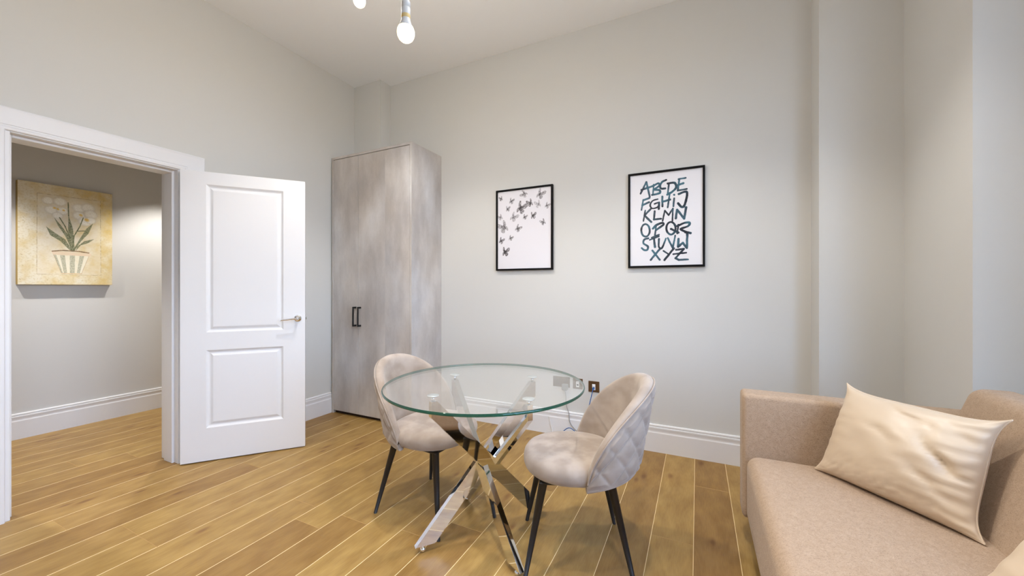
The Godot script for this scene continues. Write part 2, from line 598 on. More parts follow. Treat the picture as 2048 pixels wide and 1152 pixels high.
func pendant(label: String, bulb_at: Vector3, prof: Array, split: int, energy: float, size: float) -> void:
	var t := thing("pendant_lamp", label, "lamp", bulb_at)
	var globe := []
	var neck := [[0.001, prof[split][1] + 0.001]]
	for k in prof.size():
		if k <= split:
			globe.append(prof[k])
		if k >= split:
			neck.append(prof[k])
	var st := mb(true)
	lathe(st, globe, 32)
	var g := mat(c8(255, 246, 226), 0.4)
	g.emission_enabled = true
	g.emission = c8(255, 232, 190)
	g.emission_energy_multiplier = 3.2
	var bulb := obj("bulb", done(st, g), t)
	st = mb(true)
	lathe(st, neck, 32)
	obj("bulb_neck", done(st, M.holder), bulb)
	var top: float = prof[-1][1]
	var rb: float = prof[-1][0]
	st = mb(true)
	lathe(st, [[rb, top], [rb * 1.02, top + 0.004], [rb * 1.0, top + 0.014], [rb * 0.9, top + 0.016]], 24)
	obj("bulb_cap", done(st, M.cord), t)
	st = mb(true)
	var y := top + 0.012
	lathe(st, [[0.0145 * size, y], [0.0150 * size, y + 0.002], [0.0150 * size, y + 0.024], [0.0142 * size, y + 0.0245], [0.0142 * size, y + 0.026], [0.0150 * size, y + 0.0265], [0.0148 * size, y + 0.044], [0.012 * size, y + 0.050], [0.004, y + 0.053]], 24)
	obj("lampholder", done(st, M.holder), t)
	st = mb(true)
	tube(st, [Vector3(0, y + 0.052, 0), Vector3(0, HC - bulb_at.y - 0.02, 0)], 0.0028)
	obj("flex", done(st, M.cord), t)
	st = mb(true)
	var cy := HC - bulb_at.y
	lathe(st, [[0.004, cy - 0.03], [0.03, cy - 0.028], [0.042, cy - 0.012], [0.044, cy]], 28)
	obj("ceiling_rose", done(st, M.plastic), t)
	var l := OmniLight3D.new()
	l.name = "glow"
	t.add_child(l)
	l.light_color = c8(255, 246, 234)
	l.light_energy = energy
	l.light_size = 0.025
	l.omni_range = 12.0
	l.omni_attenuation = 2.0
	l.shadow_enabled = true

# ------------------------------------------------------------------ the room
func shell() -> void:
	# floor: a slab and planks running towards the picture wall
	var floor_root := Node3D.new()
	floor_root.name = "floor"
	add_child(floor_root)
	struct(floor_root)
	obj("slab", boxm(Vector3(XC - 0.1, -0.14, ZB - 0.12), Vector3(XW + 0.17, -0.0142, 1.82), M.slab), floor_root)
	var r := RandomNumberGenerator.new()
	r.seed = 12
	var wide := 0.1865
	for k in range(-27, 9):
		var x0 := maxf(-0.017 + wide * k, XC)
		var x1 := minf(-0.017 + wide * (k + 1), XW)
		if x1 - x0 < 0.01:
			continue
		var z := ZB - r.randf_range(0.2, 1.9)
		while z < 1.7:
			var z1 := z + r.randf_range(1.85, 2.1)
			var a := maxf(z, ZB)
			var b := minf(z1, 1.7)
			if b - a > 0.02:
				plank(floor_root, x0, x1, a, b, z, r.randi() % M.oak.size(), r.randf() < 0.5)
			z = z1

	# ceilings
	struct(obj("ceiling", boxm(Vector3(XA - 0.005, HC, ZB - 0.12), Vector3(XW + 0.17, HC + 0.12, 1.82), M.ceiling)))
	struct(obj("ceiling_hall", boxm(Vector3(XC - 0.1, 2.5, ZB - 0.12), Vector3(XA - 0.205, 2.62, 1.82), M.ceiling)))

	# the wall with the doorway
	var st := mb()
	box(st, Vector3(XA - 0.207, 0, ZB), Vector3(XA, HC, -1.395))
	box(st, Vector3(XA - 0.207, 0, -0.638), Vector3(XA, HC, 1.7))
	box(st, Vector3(XA - 0.207, 2.019, -1.395), Vector3(XA, HC, -0.638))
	struct(obj("wall_left", done(st, M.wall)))
	struct(obj("wall_front", boxm(Vector3(XC - 0.1, 0, ZB - 0.12), Vector3(XW + 0.17, HC, ZB), M.wall)))
	struct(obj("wall_back", boxm(Vector3(XC - 0.1, 0, 1.7), Vector3(XW + 0.17, HC, 1.82), M.wall)))
	struct(obj("wall_hall", boxm(Vector3(XC - 0.1, 0, ZB), Vector3(XC, 2.5, 1.7), M.hall)))
	st = mb()
	box(st, Vector3(0.646, 0, ZB), Vector3(XW + 0.17, HC, -2.832))
	box(st, Vector3(1.02, 0, -2.832), Vector3(XW + 0.17, HC, -2.249))
	struct(obj("wall_pier", done(st, M.wall)))
	struct(obj("wall_chase", boxm(Vector3(XA, 2.456, ZB), Vector3(-2.838, HC, -2.873), M.wall)))
	# window wall of the bay, the opening z -1.42 .. 0.78
	st = mb()
	box(st, Vector3(XW, 0, -2.249), Vector3(XW + 0.17, 0.72, 0.95))
	box(st, Vector3(XW, 2.95, -2.249), Vector3(XW + 0.17, HC, 0.95))
	box(st, Vector3(XW, 0.72, -2.249), Vector3(XW + 0.17, 2.95, -1.42))
	box(st, Vector3(XW, 0.72, 0.78), Vector3(XW + 0.17, 2.95, 0.95))
	box(st, Vector3(1.02, 0, 0.95), Vector3(XW + 0.17, HC, 1.7))
	struct(obj("wall_right", done(st, M.wall)))
	var win := Node3D.new()
	win.name = "window_1"
	add_child(win)
	struct(win)
	win.position = Vector3(XW + 0.09, 0.72, 0)
	st = mb()
	box(st, Vector3(-0.03, 0, -1.42), Vector3(0.03, 0.07, 0.78), 0.004)
	box(st, Vector3(-0.03, 2.16, -1.42), Vector3(0.03, 2.23, 0.78), 0.004)
	for z in [-1.42, -0.704, 0.012, 0.728]:
		box(st, Vector3(-0.03, 0.07, z), Vector3(0.03, 2.16, z + 0.052), 0.004)
	box(st, Vector3(-0.025, 1.08, -1.37), Vector3(0.025, 1.13, 0.73), 0.004)
	obj("window_frame", done(st, M.white), win)
	for z in [-1.368, -0.652, 0.064]:
		for y: Array in [[0.07, 1.08], [1.13, 2.16]]:
			obj("pane", boxm(Vector3(-0.002, y[0], z), Vector3(0.002, y[1], z + 0.664), M.pane), win)
	obj("window_sill", boxm(Vector3(-0.14, -0.03, -1.44), Vector3(-0.03, 0.0, 0.80), M.white, 0.005), win)

	# skirting boards
	st = mb()
	skirting(st, Vector3(XA, 0, -1.527), Vector3(XA, 0, -2.585), Vector3.RIGHT, 0.195)
	skirting(st, Vector3(XA, 0, 1.7), Vector3(XA, 0, -0.505), Vector3.RIGHT, 0.195)
	struct(obj("baseboard_left", done(st, M.white)))
	st = mb()
	skirting(st, Vector3(-2.198, 0, ZB), Vector3(0.646, 0, ZB), Vector3.BACK, 0.2)
	struct(obj("baseboard_front", done(st, M.white)))
	st = mb()
	skirting(st, Vector3(0.646, 0, ZB + 0.02), Vector3(0.646, 0, -2.812), Vector3.LEFT, 0.2)
	skirting(st, Vector3(0.626, 0, -2.832), Vector3(1.02, 0, -2.832), Vector3.BACK, 0.2)
	skirting(st, Vector3(1.02, 0, -2.812), Vector3(1.02, 0, -2.249), Vector3.LEFT, 0.2)
	struct(obj("baseboard_pier", done(st, M.white)))
	st = mb()
	skirting(st, Vector3(XC, 0, 1.7), Vector3(XC, 0, ZB), Vector3.RIGHT, 0.203)
	struct(obj("baseboard_hall", done(st, M.white)))

	# door lining with its stop, and the moulded architrave on the room side
	var fr := Node3D.new()
	fr.name = "trim_1"
	add_child(fr)
	struct(fr)
	st = mb()
	box(st, Vector3(XA - 0.215, 0, -1.396), Vector3(XA + 0.004, 2.02, -1.372), 0.002)
	box(st, Vector3(XA - 0.215, 0, -0.662), Vector3(XA + 0.004, 2.02, -0.637), 0.002)
	box(st, Vector3(XA - 0.215, 2.004, -1.372), Vector3(XA + 0.004, 2.02, -0.662), 0.002)
	obj("door_lining", done(st, M.white), fr)
	st = mb()
	box(st, Vector3(XA - 0.150, 0, -1.372), Vector3(XA - 0.042, 2.004, -1.358), 0.002)
	box(st, Vector3(XA - 0.150, 0, -0.676), Vector3(XA - 0.042, 2.004, -0.662), 0.002)
	box(st, Vector3(XA - 0.150, 1.990, -1.358), Vector3(XA - 0.042, 2.004, -0.676), 0.002)
	obj("door_stop", done(st, M.white), fr)
	for side in 2:
		st = mb()
		architrave(st, XA if side == 0 else XA - 0.215, 1.0 if side == 0 else -1.0)
		obj("architrave", done(st, M.white), fr)

func plank(root: Node3D, x0: float, x1: float, z0: float, z1: float, zs: float, m: int, flip: bool) -> void:
	var e := 0.0013
	var d := 0.0011
	var st := mb()
	var uv := func(p: Vector3) -> Vector2:
		var u := (p.x - x0) / 0.1865
		var v := clampf((p.z - zs) / 2.12, 0.002, 0.998)
		return Vector2(1.0 - u if flip else u, v)
	var top := [Vector3(x0 + e, 0, z0 + e), Vector3(x1 - e, 0, z0 + e), Vector3(x1 - e, 0, z1 - e), Vector3(x0 + e, 0, z1 - e)]
	for i: int in [0, 1, 2, 0, 2, 3]:
		st.set_uv(uv.call(top[i]))
		st.add_vertex(top[i])
	var mesh := done(st, M.oak[m])
	var rim := [Vector3(x0, -d, z0), Vector3(x1, -d, z0), Vector3(x1, -d, z1), Vector3(x0, -d, z1)]
	st = mb()
	for i in 4:
		var k := (i + 1) % 4
		var dn := Vector3(0, -0.0125, 0)
		if i % 2 == 0:
			continue
		for t: Array in [[top[i], rim[i], rim[k], top[k]], [rim[i], rim[i] + dn, rim[k] + dn, rim[k]]]:
			for j: int in [0, 1, 2, 0, 2, 3]:
				st.add_vertex(t[j])
	mesh = done(st, M.oak_edge, mesh)
	st = mb()
	for i in [0, 2]:
		var k: int = (i + 1) % 4
		for t: Array in [[top[i], rim[i], rim[k], top[k]], [rim[i], rim[i] + Vector3(0, -0.0125, 0), rim[k] + Vector3(0, -0.0125, 0), rim[k]]]:
			for j: int in [0, 1, 2, 0, 2, 3]:
				st.add_vertex(t[j])
	mesh = done(st, M.oak_end, mesh)
	obj("plank", mesh, root)

func architrave(st: SurfaceTool, x: float, s: float) -> void:
	# flat board with a raised outer edge and a bead by the opening, mitred at the corners
	var prof := [[0.0, 0.0], [0.0, 0.014], [0.004, 0.018], [0.016, 0.018], [0.022, 0.013], [0.030, 0.0125], [0.034, 0.016], [0.118, 0.020], [0.128, 0.022], [0.134, 0.020], [0.135, 0.0]]
	var rows := []
	for p: Array in prof:
		var o: float = p[0]
		var xx: float = x + s * p[1]
		rows.append([Vector3(xx, 0, -1.390 - o), Vector3(xx, 2.010 + o * 0.87, -1.390 - o), Vector3(xx, 2.010 + o * 0.87, -0.643 + o), Vector3(xx, 0, -0.643 + o)])
	sheet(st, rows)

# ------------------------------------------------------------------ the door
func door() -> void:
	var d := Node3D.new()
	d.name = "door_1"
	add_child(d)
	struct(d)
	# local x runs from the hinge to the free edge, local z points to the room
	d.position = Vector3(-3.142, 0, -1.362)
	d.rotation.y = deg_to_rad(50.5)
	var W := 0.744
	var H0 := 0.008
	var H1 := 2.002
	var T := 0.040
	var P := [[0.142, 0.233, 0.602, 0.770], [0.142, 0.893, 0.602, 1.915]]
	var st := mb()
	for face in 2:
		var z0 := 0.0 if face == 0 else -T
		var dir := -1.0 if face == 0 else 1.0
		# stiles and rails as flat faces round the two panels
		var xs := [0.0, P[0][0], P[0][2], W]
		var ys := [H0, P[0][1], P[0][3], P[1][1], P[1][3], H1]
		for i in 3:
			for j in 5:
				if i == 1 and (j == 1 or j == 3):
					continue
				st.add_vertex(Vector3(xs[i], ys[j], z0))
				st.add_vertex(Vector3(xs[i], ys[j + 1], z0))
				st.add_vertex(Vector3(xs[i + 1], ys[j + 1], z0))
				st.add_vertex(Vector3(xs[i], ys[j], z0))
				st.add_vertex(Vector3(xs[i + 1], ys[j + 1], z0))
				st.add_vertex(Vector3(xs[i + 1], ys[j], z0))
		for p: Array in P:
			var rows := []
			for s: Array in [[0.0, 0.0], [0.004, 0.004], [0.012, 0.0115], [0.017, 0.013], [0.022, 0.0125], [0.038, 0.004], [0.042, 0.0035]]:
				var o: float = s[0]
				var z: float = z0 + dir * s[1]
				rows.append([Vector3(p[0] + o, p[1] + o, z), Vector3(p[2] - o, p[1] + o, z), Vector3(p[2] - o, p[3] - o, z), Vector3(p[0] + o, p[3] - o, z)])
			sheet(st, rows, true)
			var q: Array = rows[-1]
			for i: int in [0, 1, 2, 0, 2, 3]:
				st.add_vertex(q[i])
	# edges
	for e: Array in [[0.0, H0, 0.0, H1], [W, H0, W, H1], [0.0, H0, W, H0], [0.0, H1, W, H1]]:
		var a := Vector3(e[0], e[1], 0)
		var b := Vector3(e[2], e[3], 0)
		var back := Vector3(0, 0, -T)
		for v: Vector3 in [a, b, b + back, a, b + back, a + back]:
			st.add_vertex(v)
	obj("door_leaf", done(st, M.white), d)
	for face in 2:
		var s := 1.0 if face == 0 else -1.0
		var zf := 0.0 if face == 0 else -T
		st = mb(true)
		var turn := Transform3D(Basis(Vector3.RIGHT, PI / 2.0 * s), Vector3(W - 0.048, 0.972, zf))
		lathe(st, [[0.0262, 0.0], [0.026, 0.004], [0.022, 0.008], [0.012, 0.010], [0.0085, 0.013], [0.0085, 0.046], [0.010, 0.052], [0.006, 0.058], [0.001, 0.059]], 28, turn)
		var hnd := obj("door_handle", done(st, M.chrome), d)
		st = mb(true)
		var z := zf + s * 0.048
		tube(st, curve([Vector3(W - 0.046, 0.972, z), Vector3(W - 0.08, 0.971, z + s * 0.001), Vector3(W - 0.12, 0.967, z - s * 0.002), Vector3(W - 0.158, 0.964, z - s * 0.006)], 12), 0.0085, 0.0055, 12)
		obj("lever", done(st, M.chrome), hnd)
	obj("latch_plate", boxm(Vector3(W - 0.0005, 0.945, -0.031), Vector3(W + 0.0012, 1.0, -0.009), M.chrome, 0.0004), d)
	obj("latch_bolt", boxm(Vector3(W, 0.962, -0.026), Vector3(W + 0.011, 0.982, -0.014), M.chrome, 0.002), d)
	for y in [0.25, 1.0, 1.75]:
		st = mb(true)
		tube(st, [Vector3(0.004, y - 0.045, -0.044), Vector3(0.004, y + 0.045, -0.044)], 0.006)
		obj("hinge", done(st, M.chrome), d)

# ------------------------------------------------------------------ furniture
func wardrobe() -> void:
	var t := thing("wardrobe", "tall two-door wardrobe in grey concrete-look laminate, in the corner by the door", "wardrobe", Vector3(-3.176, 0, ZB))
	var D := 0.425
	var W := 0.976
	var H := 2.453
	obj("side_panel", boxm(Vector3(0.0, 0, 0.0), Vector3(0.020, H - 0.022, D), M.cement, 0.0008), t)
	obj("side_panel", boxm(Vector3(W - 0.020, 0, 0.0), Vector3(W, H - 0.022, D), M.cement, 0.0008), t)
	obj("top_panel", boxm(Vector3(0.0, H - 0.022, 0.0), Vector3(W, H, D), M.cement, 0.0008), t)
	obj("back_panel", boxm(Vector3(0.020, 0.03, 0.0), Vector3(W - 0.020, H - 0.022, 0.008), M.cement), t)
	obj("bottom_panel", boxm(Vector3(0.020, 0.03, 0.008), Vector3(W - 0.020, 0.05, D - 0.024), M.cement), t)
	obj("plinth", boxm(Vector3(0.020, 0, D - 0.05), Vector3(W - 0.020, 0.03, D - 0.03), M.shadow_gap), t)
	var split := 0.349
	for k in 2:
		var x0 := 0.0225 if k == 0 else split + 0.0015
		var x1 := split - 0.0015 if k == 0 else W - 0.0225
		var dr := obj("door", boxm(Vector3(x0, 0.030, D - 0.022), Vector3(x1, H - 0.027, D - 0.001), M.cement, 0.001), t)
		var st := mb()
		var hx := split - 0.030 if k == 0 else split + 0.030
		var z := D - 0.001
		box(st, Vector3(hx - 0.006, 0.845, z + 0.028), Vector3(hx + 0.006, 1.027, z + 0.038), 0.001)
		box(st, Vector3(hx - 0.006, 1.011, z - 0.001), Vector3(hx + 0.006, 1.027, z + 0.030), 0.001)
		box(st, Vector3(hx - 0.006, 0.845, z - 0.001), Vector3(hx + 0.006, 0.861, z + 0.030), 0.001)
		obj("handle", done(st, M.handle), dr)

func frame(called: String, label: String, x0: float, y0: float, wide: float, tall: float, print_tex: Texture2D) -> void:
	var t := thing(called, label, "picture", Vector3(x0, y0, ZB))
	var b := 0.0145
	var dep := 0.026
	# four mitred bars
	var c := [Vector3(0, 0, 0), Vector3(wide, 0, 0), Vector3(wide, tall, 0), Vector3(0, tall, 0)]
	var n := [Vector3(b, b, 0), Vector3(wide - b, b, 0), Vector3(wide - b, tall - b, 0), Vector3(b, tall - b, 0)]
	var zf := Vector3(0, 0, dep)
	var z0 := Vector3(0, 0, 0.002)
	var st := mb()
	for i in 4:
		var k := (i + 1) % 4
		var mid: Vector3 = (c[i] + c[k] + n[i] + n[k]) / 4.0 + zf / 2.0
		quad_out(st, c[i] + zf, c[k] + zf, n[k] + zf, n[i] + zf, mid)
		quad_out(st, c[i] + z0, c[k] + z0, c[k] + zf, c[i] + zf, mid)
		quad_out(st, n[i] + z0, n[k] + z0, n[k] + zf, n[i] + zf, mid)
	obj("picture_frame", done(st, M.blackwood), t)
	obj("backing_board", boxm(Vector3(0.004, 0.004, 0.001), Vector3(wide - 0.004, tall - 0.004, 0.008), M.weave_back), t)
	st = mb()
	var q := [Vector3(b - 0.002, b - 0.002, 0.015), Vector3(b - 0.002, tall - b + 0.002, 0.015), Vector3(wide - b + 0.002, tall - b + 0.002, 0.015), Vector3(wide - b + 0.002, b - 0.002, 0.015)]
	var uv := [Vector2(0, 1), Vector2(0, 0), Vector2(1, 0), Vector2(1, 1)]
	for i: int in [0, 1, 2, 0, 2, 3]:
		st.set_uv(uv[i])
		st.add_vertex(q[i])
	var pm := mat(Color.WHITE, 0.35, 0.0, 0.4)
	pm.albedo_texture = print_tex
	pm.texture_repeat = false
	var mesh := done(st, pm)
	st = mb()
	box(st, Vector3(b - 0.002, b - 0.002, 0.008), Vector3(wide - b + 0.002, tall - b + 0.002, 0.0149))
	obj("print", done(st, M.paperedge, mesh), t)

func canvas() -> void:
	var t := thing("canvas_painting", "unframed canvas painting of white flowers in a striped pot, on the hallway wall", "painting", Vector3(XC, 1.228, -1.035), PI / 2.0)
	# local x runs to the right as seen from the room, local z into the hallway
	var w := 0.545
	var h := 0.828
	obj("stretcher", boxm(Vector3(0, 0, 0.002), Vector3(w, h, 0.0445), M.canvas_edge, 0.002), t)
	var st := mb()
	var q := [Vector3(0.001, 0.001, 0.045), Vector3(0.001, h - 0.001, 0.045), Vector3(w - 0.001, h - 0.001, 0.045), Vector3(w - 0.001, 0.001, 0.045)]
	var uv := [Vector2(0, 1), Vector2(0, 0), Vector2(1, 0), Vector2(1, 1)]
	for i: int in [0, 1, 2, 0, 2, 3]:
		st.set_uv(uv[i])
		st.add_vertex(q[i])
	var pm := mat(Color.WHITE, 0.8, 0.0, 0.3)
	pm.albedo_texture = flower_print()
	pm.texture_repeat = false
	obj("painted_face", done(st, pm), t)

func table() -> void:
	var c := Vector3(-0.911, 0, -1.592)
	var t := thing("dining_table", "round glass dining table on four crossed chrome legs", "table", c)
	var R := 0.468
	var y0 := 0.740
	var y1 := 0.752
	var st := mb(true)
	lathe(st, [[R - 0.0049, y0], [0.0005, y0]], 96)
	lathe(st, [[0.0005, y1], [R - 0.0049, y1]], 96)
	var top := obj("tabletop", done(st, M.tglass), t)
	st = mb(true)
	var ring := []
	for k in 13:
		var a := -PI / 2.0 + PI * k / 12.0
		ring.append([R - 0.005 + 0.005 * cos(a), (y0 + y1) / 2.0 + 0.006 * sin(a)])
	ring.append([R - 0.005, y0])
	lathe(st, ring, 96)
	var eo := obj("glass_edge", done(st, M.edge), top)
	eo.set_meta("label", "polished green glass edge")
	var feet := [Vector3(-0.215, 0, 0.192), Vector3(-0.262, 0, -0.255), Vector3(0.232, 0, 0.135), Vector3(0.155, 0, -0.305)]
	var pads := [Vector3(0.133, 0, -0.262), Vector3(0.275, 0, 0.115), Vector3(-0.258, 0, -0.128), Vector3(-0.115, 0, 0.248)]
	for k in 4:
		# flat bar in an upright plane: level cut at the foot, plumb cut under the glass
		var flat: Vector3 = (pads[k] - feet[k]).normalized()
		var side := Vector3(-flat.z, 0, flat.x)
		var long: float = (pads[k] - feet[k]).length()
		var y_lo := 0.030
		var y_hi := 0.714
		var slope := (y_hi - y_lo) / (long - 0.012 + 0.036)
		var y_cut := y_lo + slope * (long + 0.014 - 0.054)
		var outline := [Vector2(-0.036, y_lo), Vector2(0.054, y_lo), Vector2(long + 0.014, y_cut), Vector2(long + 0.014, y_hi), Vector2(long - 0.012, y_hi)]
		st = mb()
		var rows := []
		for lay: Array in [[-0.013, 0.0016], [-0.0114, 0.0], [0.0114, 0.0], [0.013, 0.0016]]:
			var row := []
			for p2: Vector2 in outline:
				var q: Vector2 = p2 + (Vector2(long * 0.5, 0.37) - p2).normalized() * lay[1]
				row.append(feet[k] + flat * q.x + Vector3.UP * q.y + side * lay[0])
			rows.append(row)
		sheet(st, rows, true)
		fan(st, rows[0])
		fan(st, rows[-1], true)
		var leg := obj("leg", done(st, M.chrome), t)
		st = mb(true)
		var fp: Vector3 = feet[k]
		lathe(st, [[0.001, 0.0], [0.007, 0.001], [0.0115, 0.006], [0.0125, 0.011], [0.011, 0.017], [0.006, 0.021], [0.004, 0.023], [0.004, 0.031]], 20, Transform3D(Basis(), fp))
		obj("foot", done(st, M.chrome), leg)
		st = mb(true)
		var pp: Vector3 = pads[k]
		lathe(st, [[0.004, 0.713], [0.005, 0.714], [0.005, 0.733], [0.0245, 0.7335], [0.0255, 0.735], [0.0255, 0.7385], [0.024, 0.7395], [0.001, 0.7395]], 28, Transform3D(Basis(), pp))
		obj("pad", done(st, M.padmetal), leg)
		st = mb(true)
		lathe(st, [[0.001, 0.712], [0.0085, 0.7125], [0.0085, 0.731], [0.001, 0.7325]], 16, Transform3D(Basis(), pp))
		obj("pin", done(st, M.chrome), leg)

func chair(label: String, at: Vector3, turn: float) -> void:
	var t := thing("dining_chair", label, "chair", at, turn, "velvet chairs at the glass table")
	# local +z is the front of the chair
	var st := mb(true)
	var prof := [[0.001, 0.385], [0.12, 0.384], [0.185, 0.386], [0.207, 0.392], [0.220, 0.404], [0.2265, 0.420], [0.2275, 0.434], [0.224, 0.449], [0.215, 0.462], [0.200, 0.4705], [0.17, 0.476], [0.12, 0.4795], [0.06, 0.481], [0.001, 0.4815]]
	var rows := []
	for p: Array in prof:
		var row := []
		for j in 64:
			var a := TAU * j / 64
			var k := pow(pow(absf(cos(a)), 2.25) + pow(absf(sin(a)), 2.25), -1.0 / 2.25)
			row.append(Vector3(cos(a) * p[0] * k, p[1], sin(a) * p[0] * k * 0.98 + 0.012))
		rows.append(row)
	sheet(st, rows, true)
	obj("seat", done(st, M.velvet), t)
	# backrest: a curved shell that wraps the rear of the seat, arched on top, quilted outside
	var reach := deg_to_rad(84.0)
	rows = []
	var rim := []
	var n := 110
	var nb := 54
	for i in n + 1:
		var s := -1.0 + 2.0 * i / n
		var ph := reach * sin(s * PI / 2.0 * 0.985)
		var q := absf(ph / reach)
		var bottom := 0.372 + 0.02 * (1.0 - q * q)
		var topy := bottom + 0.052 + (0.808 - 0.392 - 0.052) * pow(maxf(1.0 - pow(q, 2.1), 0.0), 0.68)
		var th := lerpf(0.050, 0.034, q * q)
		var row := []
		var at_y := func(y: float, inset: float) -> Vector3:
			var rr := 0.246 + 0.17 * (y - 0.38) - inset + 0.010 * (1.0 - q)
			return Vector3(sin(ph) * rr * 0.95, y, -cos(ph) * rr * 1.08)
		var rc := th / 2.0
		for j in nb + 1:
			var y := lerpf(bottom + rc * 0.6, topy - rc, float(j) / nb)
			var arc := ph * 0.25
			var fade := clampf((topy - y - 0.022) / 0.02, 0.0, 1.0) * clampf((y - bottom - 0.02) / 0.02, 0.0, 1.0) * clampf((1.0 - absf(s)) / 0.12, 0.0, 1.0)
			var d0 := absf(fposmod(arc / 0.108 + (y - 0.60) / 0.135 + 0.5, 1.0) - 0.5)
			var d1 := absf(fposmod(arc / 0.108 - (y - 0.60) / 0.135 + 0.5, 1.0) - 0.5)
			var dd := minf(d0, d1) / 0.5
			var puff := 0.012 * (1.0 - exp(-pow(dd / 0.20, 1.15)))
			row.append(at_y.call(y, 0.006 - puff * fade))
		for j in range(1, 8):
			var a := PI * j / 8.0
			row.append(at_y.call(topy - rc + rc * sin(a), 0.006 + rc - rc * cos(a)))
		for j in 13:
			var y := lerpf(topy - rc, bottom + rc * 0.6, j / 12.0)
			row.append(at_y.call(y, 0.006 + th))
		for j in range(1, 5):
			var a := PI * j / 5.0
			row.append(at_y.call(bottom + rc * 0.6 - rc * 0.6 * sin(a), 0.006 + rc + rc * cos(a)))
		rows.append(row)
		rim.append(at_y.call(topy - rc * 0.55, 0.0045))
	st = mb(true)
	sheet(st, rows, true)
	fan(st, rows[0])
	fan(st, rows[-1], true)
	var back := obj("backrest", done(st, M.velvet), t)
	st = mb(true)
	tube(st, rim, 0.0034, 0.0034, 8)
	obj("piping", done(st, M.velvet), back)
	for k: Array in [[-1.0, 1.0], [1.0, 1.0], [-1.0, -1.0], [1.0, -1.0]]:
		st = mb(true)
		var a := Vector3(k[0] * 0.145, 0.386, k[1] * 0.140 + 0.006)
		var b := Vector3(k[0] * 0.212, 0.0, k[1] * 0.222 + 0.004)
		tube(st, [a, a.lerp(b, 0.5), b], 0.0185, 0.0085, 18)
		obj("leg", done(st, M.black), t)
	obj("under_frame", boxm(Vector3(-0.165, 0.376, -0.155), Vector3(0.165, 0.3855, 0.165), M.black, 0.002), t)
	st = mb()
	box(st, Vector3(-0.004, 0.352, -0.2305), Vector3(0.022, 0.388, -0.2295))
	var tg := obj("care_tag", done(st, M.tagwhite), t)
	st = mb()
	box(st, Vector3(-0.0042, 0.3485, -0.2307), Vector3(0.0222, 0.354, -0.2293))
	obj("tag_edge", done(st, M.taggreen), tg)

func sofa() -> void:
	var t := thing("sofa", "beige fabric sofa with a low square arm, under the bay window", "sofa", Vector3(0, 0, 0))
	var z0 := -2.098
	var z1 := -0.45
	var st := mb(true)
	var seat_warp := func(p: Vector3) -> Vector3:
		var q := p
		if p.y > 0.36:
			var a := clampf((p.x - 0.22) / 0.5, 0.0, 1.0)
			q.y += 0.012 * sin(PI * clampf((p.z - z0) / (z1 - z0), 0.0, 1.0)) * sin(PI * a)
		return q
	soft_box(st, Vector3(0.203, 0.125, z0), Vector3(0.86, 0.432, z1), 0.052, seat_warp, 12)
	obj("seat", done(st, M.sofa), t)
	# backrest, leaning
	st = mb(true)
	var lean := func(p: Vector3) -> Vector3:
		var q := p
		q.x += (p.y - 0.43) * 0.36
		return q
	soft_box(st, Vector3(0.795, 0.20, z0 + 0.006), Vector3(0.925, 0.822, z1 - 0.006), 0.035, lean, 8)
	obj("backrest", done(st, M.sofa), t)
	for k in 2:
		st = mb(true)
		var a := z0 - 0.130 if k == 0 else z1
		soft_box(st, Vector3(0.190, 0.118, a), Vector3(1.0, 0.704, a + 0.130), 0.022, null, 8)
		obj("arm", done(st, M.sofa), t)
	obj("base", boxm(Vector3(0.26, 0.10, z0 - 0.08), Vector3(0.98, 0.13, z1 + 0.08), M.black), t)
	for x in [0.262, 0.93]:
		for z: float in [z0 - 0.055, z1 + 0.055]:
			st = mb()
			tube(st, [Vector3(x, 0.12, z), Vector3(x, 0.0, z)], 0.022, 0.015, 14)
			obj("leg", done(st, M.black), t)

